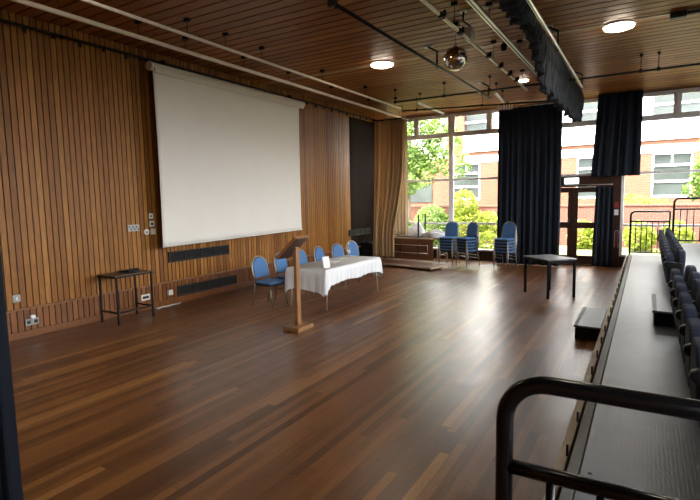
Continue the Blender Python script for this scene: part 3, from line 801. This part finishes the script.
# swagged valance running along the hall
va = thing('swagged_valance', 'bunched dark navy valance hanging from the ceiling along the hall', 'valance', (-1.58, 0, 4.6))
pts = [(5.2, .30), (6.6, .36), (7.3, .3), (7.9, .25), (8.6, .5), (9.0, .85), (10.5, .90), (11.9, .88), (13.2, .82), (14.5, .72)]
def drop(y):
    for (a, da), (b, db) in zip(pts, pts[1:]):
        if a <= y <= b: return da + (db - da) * (y - a) / (b - a)
    return pts[-1][1]
def vfn(side):
    def fn(u, v):
        y = 5.2 + 9.3 * u; d = drop(y)
        wob = .06 * math.sin(y * 9) + .035 * math.sin(y * 23 + 1)
        bunch = max(0, (9 - y) / 3.8)
        zz = .06 - (d * (1 + wob)) * v + .05 * math.sin(y * 5.1) * bunch + .03 * math.sin(1.3 * y)
        amp = .05 * (.25 + .75 * v) + .05 * bunch
        o = amp * math.sin(y * 2 * PI / .21 + 2.5 * math.sin(y * 1.7)) + .5 * amp * math.sin(y * 2 * PI / .09 + 4 * v + side)
        o += side * (.05 + .06 * bunch) * math.sin(PI * min(1, v * 1.1 + .12))
        return (o, y, zz)
    return fn
MB().grid(vfn(-1), 520, 14).build('valance_cloth', 'navyval', va, smooth=True, solid=.008)
MB().grid(vfn(1), 520, 14).build('valance_cloth', 'navyval', va, smooth=True, solid=.008)
MB().tube([(0, 5.2, .07), (0, 14.5, .07)], .014, 8).build('valance_wire', 'black', va, smooth=True)
for yy in (5.5, 8, 10.5, 13, 14.3): MB().tube([(0, yy, .07), (0, yy, .15)], .006, 6).build('hanger_rod', 'black', va)

# exit sign box, notices, extinguisher at the door
ex = thing('exit_sign', 'small white lit sign box above the glazed door', 'sign', (-1.82, 15.13, 2.37))
MB().box((-.19, -.03, -.09), (.19, .05, .09)).build('sign_case', 'paper', ex, bevel=.006)
MB().box((-.175, -.036, -.075), (.175, -.029, .075)).build('sign_face', 'lampsoft', ex)
for z, mt, nm, lb in ((1.62, 'signred', 'wall_notice', 'small red notice on the dark door post above the extinguisher'), (1.42, 'paper', 'wall_notice', 'small white notice on the dark door post')):
    t = MB().box((-.745, YF - .072, z), (-.645, YF - .062, z + .15)).build(nm, mt); tag(t, lb, 'notice')
fe = thing('fire_extinguisher', 'dark red fire extinguisher hung on the door post', 'fire extinguisher', (-.66, 15.1, .55))
MB().lathe([(.055, 0), (.065, .03), (.065, .40), (.04, .46), (.02, .48)], n=18).build('cylinder_body', 'red', fe, smooth=True)
MB().box((-.02, -.05, .48), (.02, .03, .53)).build('valve', 'black', fe, bevel=.005)
MB().tube([(0, -.04, .5), (.05, -.07, .45), (.06, -.06, .25), (.055, -.05, .12)], .009, 6).build('hose', 'black', fe, smooth=True)

# ------------------------------------------------------------------ blue chairs
def blue_chair(label, group, loc, rz):
    t = thing('padded_chair', label, 'chair', loc, rz, group)
    s = MB(); s.prism(rrect(.43, .43, .06, 5), .435, .478, lambda u, v, q: (v - .215, u, q)).build('seat', 'blue', t, smooth=False, bevel=.016, seg=3)
    MB().prism(rrect(.42, .42, .06, 5), .398, .436, lambda u, v, q: (v - .21, u, q)).build('seat_pan', 'blackp', t)
    # backrest: arched pad, leaning
    lean = lambda z: -.20 - (z - .47) * .20
    pad = rrect(.385, .37, .05, 6, .17)
    MB().prism(pad, -.025, .025, lambda u, v, q: (lean(v + .53) + q, u, v + .53)).build('backrest', 'blue', t, bevel=.015, seg=3)
    r = .0125
    # back frame: arch down to rear legs
    arch = [(-.205, .44)] + [(-.205, .60)] + [( -.205 + .0, .72)] + arc(0, .72, .205, PI, 0, 12)[1:-1] + [(.205, .72), (.205, .60), (.205, .44)]
    MB().tube([(lean(z) - .005, u, z) for u, z in arch], r, 8).build('back_frame', 'chrome', t, smooth=True)
    for sy in (-1, 1):
        MB().tube([(lean(.44) - .005, sy * .205, .44), (-.22, sy * .207, .3), (-.27, sy * .21, 0)], r, 8).build('leg', 'chrome', t, smooth=True)
        MB().tube([(.17, sy * .195, .415), (.19, sy * .2, .3), (.235, sy * .21, 0)], r, 8).build('leg', 'chrome', t, smooth=True)
    fr = MB()
    for sy in (-1, 1):
        fr.tube([(-.2, sy * .2, .405), (.18, sy * .195, .405)], .009, 6)
        fr.tube([(-.235, sy * .207, .22), (.2, sy * .203, .30)], .007, 6)
    fr.tube([(.17, -.195, .405), (.17, .195, .405)], .009, 6).tube([(-.2, -.2, .405), (-.2, .2, .405)], .009, 6)
    fr.build('seat_frame', 'chrome', t, smooth=True)
    return t
rowlab = ['blue padded chair at the lectern end of the white table, fully in view',
          'blue padded chair half hidden behind the lectern board',
          'blue padded chair behind the white table, first right of the lectern board',
          'blue padded chair behind the white table, between the name card and the middle',
          'blue padded chair behind the white table, left of the water bottle',
          'blue padded chair behind the far end of the white table, beside the water bottle']
cy = [7.2, 7.86, 8.58, 9.28, 9.98, 10.72]
ch0 = blue_chair(rowlab[0], 'blue chairs behind the white table', (-6.10, cy[0], 0), R(-3))
for i in range(1, 6):
    dup(ch0, (-6.12 + .03 * math.sin(i * 2.1), cy[i], 0), R([0, 4, -2, 3, -8, -14][i]), rowlab[i])
nth = ['topmost', 'second from top', 'middle', 'second from bottom', 'lowest']
for (x, y, rz, where) in ((-4.98, 14.02, -95, 'the stack behind the brown folding table'), (-4.40, 13.95, -118, 'the middle stack by the window'), (-3.33, 13.95, -106, 'the stack against the dark navy curtain')):
    for k in range(5):
        a = R(rz); sl = .012 * k
        dup(ch0, (x + sl * math.cos(a), y + sl * math.sin(a), .086 * k), a, 'blue padded chair, %s in %s' % (nth[4 - k], where), 'blue chairs stacked by the windows')

# ------------------------------------------------------------------ white table, cloth, things on it
X0, X1, Y0, Y1 = -5.70, -4.85, 7.22, 9.32
tb = thing('folding_table', 'long folding table under the white cloth', 'table', ((X0 + X1) / 2, (Y0 + Y1) / 2, 0))
hx, hy = (X1 - X0) / 2, (Y1 - Y0) / 2
MB().box((-hx + .01, -hy + .01, .712), (hx - .01, hy - .01, .738)).build('tabletop', 'board', tb)
for sx in (-1, 1):
    for sy in (-1, 1):
        MB().tube([(sx * (hx - .05), sy * (hy - .12), .712), (sx * (hx - .02), sy * (hy - .06), 0)], .016, 8).build('leg', 'alu', tb, smooth=True)
for sy in (-1, 1): MB().tube([(-hx + .07, sy * (hy - .10), .45), (hx - .04, sy * (hy - .10), .45)], .01, 6).build('leg_brace', 'chrome', tb)
def cloth_mesh():
    m = MB(); per = []; r = .02; n = 40
    sides = [((X1, Y0), (X1, Y1), (1, 0), .28), ((X1, Y1), (X0, Y1), (0, 1), .36), ((X0, Y1), (X0, Y0), (-1, 0), .28), ((X0, Y0), (X1, Y0), (0, -1), .39)]
    ring = []
    for k, (a, b, nrm, dp) in enumerate(sides):
        L = math.hypot(b[0] - a[0], b[1] - a[1]); q = int(L / .022)
        nx = sides[(k + 1) % 4]
        for i in range(q + 1):
            s = i / q; d0 = s * L; d1 = (1 - s) * L
            corner = .08 * math.exp(-(min(d0, d1) / .06) ** 1.2)
            ring.append((a[0] + (b[0] - a[0]) * s, a[1] + (b[1] - a[1]) * s, nrm, dp + corner, d0 if d0 < d1 else d1, d0 < d1, k, s * L))
        for i in range(1, 6):   # corner fan
            an = math.atan2(nrm[1], nrm[0]); w = an + (PI / 2) * i / 6
            ring.append((b[0], b[1], (math.cos(w), math.sin(w)), (dp + nx[3]) / 2 + .08 + .03 * math.sin(i / 6 * PI), 0, True, k, 0))
    nr = len(ring); rows = 14; T = .7455
    vs = []
    for j in range(rows + 1):
        v = j / rows
        for i, (x, y, nm, dp, dc, _, k, s) in enumerate(ring):
            z = T - dp * v * (1 + .05 * math.sin(s * 7 + k))
            out = .012 + .02 * math.sin(min(1, v * 3) * PI / 2) + v * (1. if k in (0, 2) else .35) * (.016 * math.sin(s * 2 * PI / .17 + k * 2) + .012 * math.sin(s * 2 * PI / .071 + 1.3 * k)) + .03 * v * math.exp(-(dc / .12) ** 2)
            if j == 0: out = 0.; z = T
            if j == 1: out = .012
            vs.append((x + nm[0] * out, y + nm[1] * out, z))
    fs = [(j * nr + i, j * nr + (i + 1) % nr, (j + 1) * nr + (i + 1) % nr, (j + 1) * nr + i) for j in range(rows) for i in range(nr)]
    fs.append(tuple(range(nr)))
    m.add(vs, fs); return m
tcl = cloth_mesh().build('tablecloth', 'white', smooth=True)
tag(tcl, 'white cloth draped over the long folding table', 'tablecloth')
def tent(x, y, rz, label, w=.2, h=.14):
    t = thing('name_card', label, 'card', (x, y, .747), rz)
    MB().prism([(-.05, 0), (0, h), (.05, 0), (.047, 0), (0, h - .008), (-.047, 0)], -w / 2, w / 2, lambda u, v, q: (u, q, v)).build('folded_card', 'paper', t)
tent(-5.02, 7.5, R(-25), 'white folded name card near the lectern end of the white table', .14, .2)
for i, (x, y, a, lb) in enumerate([(-5.35, 8.25, 10, 'sheet of white paper lying near the middle of the white table'), (-5.45, 8.75, -15, 'sheet of white paper lying towards the bottle on the white table')]):
    t = MB().cbox((0, 0, 0), (.21, .3, .003)).build('paper_sheet', 'paper', loc=(x, y, .7475 + .0015)); t.rotation_euler[2] = R(a); tag(t, lb, 'paper')
bt = thing('water_bottle', 'clear plastic water bottle standing on the white table', 'bottle', (-5.5, 9.12, .746))
MB().lathe([(.036, 0), (.038, .02), (.036, .1), (.038, .18), (.03, .22), (.014, .26), (.013, .275)], n=16).build('bottle_body', 'bottle', bt, smooth=True)
MB().lathe([(.016, .272), (.016, .3)], n=12).build('bottle_cap', 'paper', bt)
MB().lathe([(.0375, .08), (.0385, .085), (.0385, .14), (.0375, .145)], n=16).build('bottle_label', 'plate', bt)

# ------------------------------------------------------------------ lectern
lc = thing('lectern', 'wooden post lectern with slanted reading board on a square base', 'lectern', (-4.57, 6.03, 0))
MB().box((-.145, -.2, 0), (.145, .2, .065)).build('base', 'lectern', lc, bevel=.006)
MB().box((-.026, -.045, .065), (.026, .045, 1.27)).build('post', 'lectern', lc, bevel=.004)
MB().cbox((.0, 0, .1), (.07, .11, .06)).build('post_foot', 'lectern', lc, bevel=.01)
rot = (0, R(-42), 0)
bd = MB().cbox((-.07, 0, 1.26), (.48, .32, .03), rot).build('reading_board', 'darkwood', lc, bevel=.004)
e = Euler(rot).to_matrix()
p = e @ Vector((-.235, 0, .03)) + Vector((-.07, 0, 1.26))
MB().cbox(p, (.02, .32, .06), rot).build('book_ledge', 'lectern', lc, bevel=.003)
for sy in (-1, 1): 
    p = e @ Vector((0, sy * .165, .01)) + Vector((-.07, 0, 1.26)); MB().cbox(p, (.48, .015, .045), rot).build('side_lip', 'lectern', lc, bevel=.003)
p = e @ Vector((.245, 0, .01)) + Vector((-.07, 0, 1.26)); MB().cbox(p, (.02, .345, .045), rot).build('top_lip', 'lectern', lc, bevel=.003)

# ------------------------------------------------------------------ small tables
st = thing('side_table', 'tall narrow black framed table against the timber wall', 'table', (-7.57, 5.19, 0))
MB().box((-.245, -.36, .80), (.245, .36, .815)).build('tabletop', 'sidetop', st)
fr = MB()
for sx in (-1, 1): fr.box((sx * .235 - .0125, -.36, .775), (sx * .235 + .0125, .36, .80))
for sy in (-1, 1): fr.box((-.245, sy * .35 - .0125, .775), (.245, sy * .35 + .0125, .80))
fr.build('top_frame', 'black', st)
for sx in (-1, 1):
    for sy in (-1, 1): MB().box((sx * .225 - .0135, sy * .33 - .0135, 0), (sx * .225 + .0135, sy * .33 + .0135, .8)).build('leg', 'black', st)
for sy in (-1, 1): MB().box((-.21, sy * .33 - .011, .19), (.21, sy * .33 + .011, .215)).build('foot_rail', 'black', st)
MB().box((-.011 + .225, -.32, .19), (.011 + .225, .32, .215)).build('foot_rail', 'black', st)
tp = thing('tablet', 'black tablet device lying on the tall side table', 'tablet', (-7.62, 5.28, .816), R(15))
MB().prism([(-.12, 0), (.1, 0), (.12, .05), (-.12, .018)], -.13, .13, lambda u, v, q: (u, q, v)).build('device_body', 'blackp', tp)
MB().cbox((-.0, 0, .04), (.22, .24, .005), (0, R(-8), 0)).build('device_screen', 'gloss', tp)

rt = thing('square_table', 'dark grey square table with thin black legs near the door', 'table', (-1.63, 10.48, 0), R(38))
hw, hd_ = .42, .32
a = R(38)
# corners measured on the floor: long side runs from the left leg to the near leg
rt.rotation_euler[2] = R(-46)
MB().box((-hw, -hd_, .735), (hw, hd_, .76)).build('tabletop', 'grey', rt, bevel=.005)
fr = MB()
for sx in (-1, 1): fr.box((sx * (hw - .03) - .012, -hd_ + .03, .69), (sx * (hw - .03) + .012, hd_ - .03, .735))
for sy in (-1, 1): fr.box((-hw + .03, sy * (hd_ - .03) - .012, .69), (hw - .03, sy * (hd_ - .03) + .012, .735))
fr.build('apron', 'black', rt)
for sx in (-1, 1):
    for sy in (-1, 1): MB().box((sx * (hw - .035) - .019, sy * (hd_ - .035) - .019, 0), (sx * (hw - .035) + .019, sy * (hd_ - .035) + .019, .735)).build('leg', 'black', rt)

# ------------------------------------------------------------------ folded tables by the window
A = R(-14)
sl = thing('flat_tabletop', 'brown board with pale edge lying flat on the floor by the tan curtain', 'board', (-6.05, 13.12, 0), A)
MB().box((-1.25, -.37, .06), (1.25, .37, .10)).build('board_top', 'board', sl)
MB().box((-1.26, -.39, .055), (1.26, -.37, .105)).box((1.25, -.37, .055), (1.27, .39, .105)).box((-1.26, .37, .055), (1.25, .39, .105)).build('board_edging', 'edge', sl)
for sx in (-1.1, 1.1):
    for sy in (-.28, .28): MB().box((sx - .04, sy - .04, 0), (sx + .04, sy + .04, .06)).build('foot_block', 'black', sl)
up = thing('upright_folding_table', 'brown folding table standing on its edge with steel rails', 'table', (-6.43, 13.96, 0), R(-6))
MB().box((-1.02, -.02, .105), (1.02, .02, .735)).build('tabletop', 'board', up)
MB().box((-1.03, -.024, .735), (1.03, .024, .755)).build('board_edging', 'edge', up)
for z in (.31, .55): MB().tube([(-1.0, -.05, z), (.86, -.05, z)], .012, 8).build('folded_leg_rail', 'alu', up, smooth=True)
for x in (-.85, -.05, .55): MB().box((x - .012, -.06, .28), (x + .012, -.02, .58)).build('rail_bracket', 'darkwood', up)
MB().tube([(.86, -.05, .28), (.86, -.05, .58)], .012, 8).build('folded_leg_end', 'alu', up, smooth=True)
ft = thing('trestle_table', 'brown topped table with steel ladder legs holding the white sheets', 'table', (-6.27, 14.40, 0), R(-6))
MB().box((-1.05, -.36, .735), (1.05, .36, .765)).build('tabletop', 'board', ft)
MB().box((-1.06, -.37, .732), (1.06, -.36, .768)).box((1.05, -.36, .732), (1.06, .36, .768)).build('board_edging', 'edge', ft)
for sx in (-1, 1):
    lg = MB()
    for sy in (-1, 1): lg.tube([(sx * .95, sy * .30, .735), (sx * 1.0, sy * .34, 0)], .014, 8)
    for z in (.25, .5): lg.tube([(sx * (1.0 - .05 * z / .735), -.33, z), (sx * (1.0 - .05 * z / .735), .33, z)], .01, 6)
    lg.build('leg_frame', 'alu', ft, smooth=True)
ul = thing('upturned_table', 'small upturned table with black legs pointing up beside the white sheets', 'table', (-6.35, 14.42, .768), R(-6))
MB().box((-.42, -.28, 0), (.42, .28, .025)).build('tabletop', 'grey', ul)
for sx in (-1, 1):
    for sy in (-1, 1): MB().box((sx * .36 - .018, sy * .22 - .018, .025), (sx * .36 + .018, sy * .22 + .018, .70)).build('leg', 'black', ul)
def lump(name, label, c, r, seed, mat='plasticbag'):
    rnd = random.Random(seed); k = [(Vector((rnd.uniform(-1, 1), rnd.uniform(-1, 1), rnd.uniform(-1, 1))).normalized() * rnd.uniform(3, 9), rnd.uniform(0, 6.28)) for _ in range(9)]
    def fn(u, v):
        a = 2 * PI * u; b = PI * .5 * v
        d = Vector((math.cos(a) * math.cos(b), math.sin(a) * math.cos(b), math.sin(b)))
        s = .95 + sum(.06 * math.sin(d.dot(q) + ph) for q, ph in k) + .05 * abs(math.sin(5 * a + 9 * b))
        rz = abs(d.z) ** .7; rh = max(.0, 1 - rz ** 3) ** .5 / max(1e-6, (1 - d.z * d.z) ** .5) if d.z < .999 else 1
        return (d.x * r[0] * s * rh, d.y * r[1] * s * rh, max(0, rz * r[2] * s))
    o = MB().grid(fn, 40, 16).build(name, mat, smooth=True, loc=c); tag(o, label, 'bag'); return o
lump('plastic_sheet', 'crumpled white plastic heaped between the upturned black legs', (-6.22, 14.42, .795), (.30, .20, .38), 3)
lump('plastic_sheet', 'lower heap of white plastic at the right end of the table', (-5.52, 14.32, .768), (.36, .24, .2), 8)

# ------------------------------------------------------------------ seating platform
T1, T2, T3 = .38, .72, 1.06
XE, XS, YS, YE = -.345, .46, 1.2, 15.08
p1 = thing('seating_platform', 'long low grey platform tier running to the windows, bolted beige edge', 'platform', (0, 0, 0))
MB().box((XE + .07, YS, T1 - .05), (XS, YE, T1)).build('deck', 'deck', p1)
MB().box((XE, YS, T1 - .055), (XE + .062, YE, T1 + .003)).build('edge_trim', 'nosing', p1, bevel=.004)
MB().box((XE + .03, YS, 0), (XE + .05, YE, T1 - .06)).build('fascia', 'black', p1)
MB().box((XE - .08, YS, .05), (XE - .024, YE, T1 - .03)).build('edge_plank', 'plank', p1, bevel=.004)
yy = 1.6; k = 0
while yy < 14.8:
    MB().box((XE - .036, yy, T1 - .03), (XE - .022, yy + .014, T1 + .045)).build('rail_socket', 'black', p1)
    yy += .55; k += 1
for yy in (2.9, 3.05): MB().lathe([(.012, 0), (.01, .004)], c=(XE + .12, yy, T1), n=8).build('deck_bolt', 'black', p1)
p2 = thing('seating_platform', 'higher grey platform tier behind the row of tip up seats', 'platform', (0, 0, 0))
MB().box((XS + .02, YS, T2 - .05), (1.6, YE, T2)).build('deck', 'deck', p2)
MB().box((XS, YS, T1 - .38), (XS + .02, YE, T2)).build('riser', 'lilac', p2)
p3 = thing('seating_platform', 'highest grey platform tier beside the right wall', 'platform', (0, 0, 0))
MB().box((1.62, YS, T3 - .05), (XR - .02, YE, T3)).build('deck', 'deck', p3)
MB().box((1.6, YS, 0), (1.62, YE, T3)).build('riser', 'lilac', p3)

def step_box(label, x0, x1, y0, y1, z0, z1):
    t = thing('step_box', label, 'step', ((x0 + x1) / 2, (y0 + y1) / 2, z0)); hx = (x1 - x0) / 2; hy = (y1 - y0) / 2; h = z1 - z0
    MB().box((-hx + .02, -hy + .02, 0), (hx, hy - .02, h - .025)).build('step_body', 'black', t)
    MB().box((-hx + .05, -hy, h - .025), (hx, hy, h)).build('tread', 'deck', t)
    MB().box((-hx, -hy, h - .03), (-hx + .05, hy, h + .003)).build('nosing', 'nosing', t, bevel=.004)
step_box('dark step box on the timber floor beside the platform edge', -.81, -.47, 7.33, 8.6, 0, .2)
step_box('dark step box on the platform leading up between the seats', .11, .455, 6.98, 8.15, T1, .57)

# guard rails
def guard(label, x0, x1, y, zt, zm, zb, zf, left_post=True, rc=.11, r=.026, nb=7):
    t = thing('guard_rail', label, 'guard rail', (x0, y, zf)); L = x1 - x0
    H, Mm, B = zt - zf, zm - zf, zb - zf
    path = [(0, 0, 0), (0, 0, H - rc)] + [(rc - rc * math.cos(a), 0, H - rc + rc * math.sin(a)) for a in [PI / 2 * i / 8 for i in range(1, 9)]] + [(L, 0, H)]
    MB().tube(path, r, 12).build('top_rail', 'gloss', t, smooth=True)
    MB().tube([(L, 0, 0), (L, 0, H)], r * .9, 10).build('end_post', 'gloss', t, smooth=True)
    MB().tube([(0, 0, Mm), (L, 0, Mm)], r * .85, 10).build('middle_rail', 'gloss', t, smooth=True)
    MB().tube([(0, 0, B), (L, 0, B)], r * .7, 8).build('bottom_rail', 'gloss', t, smooth=True)
    for i in range(1, nb): MB().tube([(L * i / nb, 0, B), (L * i / nb, 0, Mm)], r * .5, 8).build('baluster', 'gloss', t, smooth=True)
    return t
guard('black tubular guard rail closest to the camera at the platform end', -.305, .52, 1.3, 1.517, 1.277, .46, T1, r=.023)
guard('lower black guard rail at the window end of the platform', -.345, .52, 14.98, 1.52, 1.265, .45, T1)
guard('higher black guard rail at the window end, on the upper tier', .60, 1.58, 14.98, 1.85, 1.58, .79, T2)

# tip-up seats (face -x)
def seat(label, group, loc):
    t = thing('tip_up_seat', label, 'seat', loc, 0, group)
    MB().prism(rrect(.44, .42, .05, 6, .14), -.045, .045, lambda u, v, q: (-.075 + q - (v) * .03, u, v + .33)).build('seat_pad', 'navyseat', t, bevel=.025, seg=3)
    MB().prism(rrect(.46, .45, .05, 6, .16), -.045, .045, lambda u, v, q: (.035 + q + v * .045, u, v + .35)).build('backrest', 'navyseat', t, bevel=.025, seg=3)
    MB().box((-.03, -.255, 0), (-.0, .255, .33)).build('base_panel', 'lilac', t)
    MB().box((-.10, -.2, .30), (.02, .2, .345)).build('hinge_bracket', 'blackp', t, bevel=.008)
    a = MB().prism([(-.165, .615), (-.15, .585), (.03, .52), (.06, .56), (.06, .64), (-.13, .66), (-.16, .645)], -.028, .028, lambda u, v, q: (u, q - .265, v)).build('armrest', 'blackp', t, bevel=.01)
    MB().box((-.02, -.28, .2), (.03, -.25, .54)).build('armrest_post', 'blackp', a)
    return t
ordn = ['first', 'second', 'third', 'fourth', 'fifth', 'sixth', 'seventh', 'eighth', 'ninth', 'tenth', 'eleventh', 'twelfth']
s0 = seat('dark blue tip up seat, first on the near side of the step box', 'tip up seats on the near side of the aisle', (.40, 6.66, T1))
for i in range(1, 7): dup(s0, (.40, 6.66 - .53 * i, T1), 0, 'dark blue tip up seat, %s on the near side of the step box' % ordn[i])
for i in range(11):
    dup(s0, (.40, 8.45 + .53 * i, T1), 0, 'dark blue tip up seat, %s on the window side of the step box' % ordn[i], 'tip up seats on the window side of the aisle')

# ------------------------------------------------------------------ light
wd = bpy.data.worlds.new('World'); S.world = wd; wd.use_nodes = True
nt = wd.node_tree; nt.nodes.clear()
ow = nt.nodes.new('ShaderNodeOutputWorld'); bg = nt.nodes.new('ShaderNodeBackground'); sky = nt.nodes.new('ShaderNodeTexSky')
sky.sky_type = 'NISHITA'; sky.sun_disc = False; sky.sun_elevation = R(60); sky.sun_rotation = R(200); sky.air_density = 1.; sky.dust_density = 3.5; sky.ozone_density = .6
hs = nt.nodes.new('ShaderNodeHueSaturation'); hs.inputs['Saturation'].default_value = .15
nt.links.new(sky.outputs[0], hs.inputs['Color']); nt.links.new(hs.outputs[0], bg.inputs[0])
bg.inputs[1].default_value = 1.7
nt.links.new(bg.outputs[0], ow.inputs[0])
sd = bpy.data.lights.new('sun', 'SUN'); sd.energy = 4.; sd.angle = R(3); sd.color = (1, .96, .9)
so = bpy.data.objects.new('sun', sd); C.objects.link(so)
dv = Vector((.35, 1, -1.9)).normalized(); so.rotation_euler = dv.to_track_quat('-Z', 'Y').to_euler(); so.location = (0, 0, 20)
for x0, x1, z0, z1 in ((-7.7, -.6, .3, HEAD), (-.6, 4.1, .3, HEAD)):
    pd = bpy.data.lights.new('daylight_portal', 'AREA'); pd.shape = 'RECTANGLE'; pd.size = x1 - x0; pd.size_y = z1 - z0; pd.cycles.is_portal = True
    po = bpy.data.objects.new('daylight_portal', pd); C.objects.link(po); po.location = ((x0 + x1) / 2, YF + .2, (z0 + z1) / 2); po.rotation_euler = (R(-90), 0, 0)
pd = bpy.data.lights.new('daylight_portal', 'AREA'); pd.shape = 'RECTANGLE'; pd.size = 17.5; pd.size_y = 2.9; pd.cycles.is_portal = True
po = bpy.data.objects.new('daylight_portal', pd); C.objects.link(po); po.location = (XR + .3, 6.1, 3.15); po.rotation_euler = (R(90), 0, R(90))

# ------------------------------------------------------------------ camera
cam = bpy.data.cameras.new('camera'); co = bpy.data.objects.new('camera', cam); C.objects.link(co)
cam.sensor_fit = 'HORIZONTAL'; cam.sensor_width = 36; cam.lens = 494.9 / 700 * 36; cam.clip_start = .05; cam.clip_end = 300
p, yw, rl = R(5.95), R(-30.93), R(-1.056)
fw = Vector((math.sin(yw) * math.cos(p), math.cos(yw) * math.cos(p), -math.sin(p)))
ri = Vector((math.cos(yw), -math.sin(yw), 0)); upv = ri.cross(fw)
r2 = ri * math.cos(rl) + upv * math.sin(rl); u2 = -ri * math.sin(rl) + upv * math.cos(rl)
m = Matrix((r2, u2, -fw)).transposed().to_4x4(); m.translation = (0, 0, 2.0)
co.matrix_world = m
S.camera = co
S.view_settings.view_transform = 'Standard'; S.view_settings.look = 'None'; S.view_settings.gamma = 1; S.view_settings.use_curve_mapping = False
S.view_settings.exposure = 1.42
S.cycles.max_bounces = 10; S.cycles.diffuse_bounces = 6; S.cycles.glossy_bounces = 4; S.cycles.transparent_max_bounces = 12
S.cycles.sample_clamp_indirect = 8
try: S.cycles.use_denoising = True
except Exception: pass
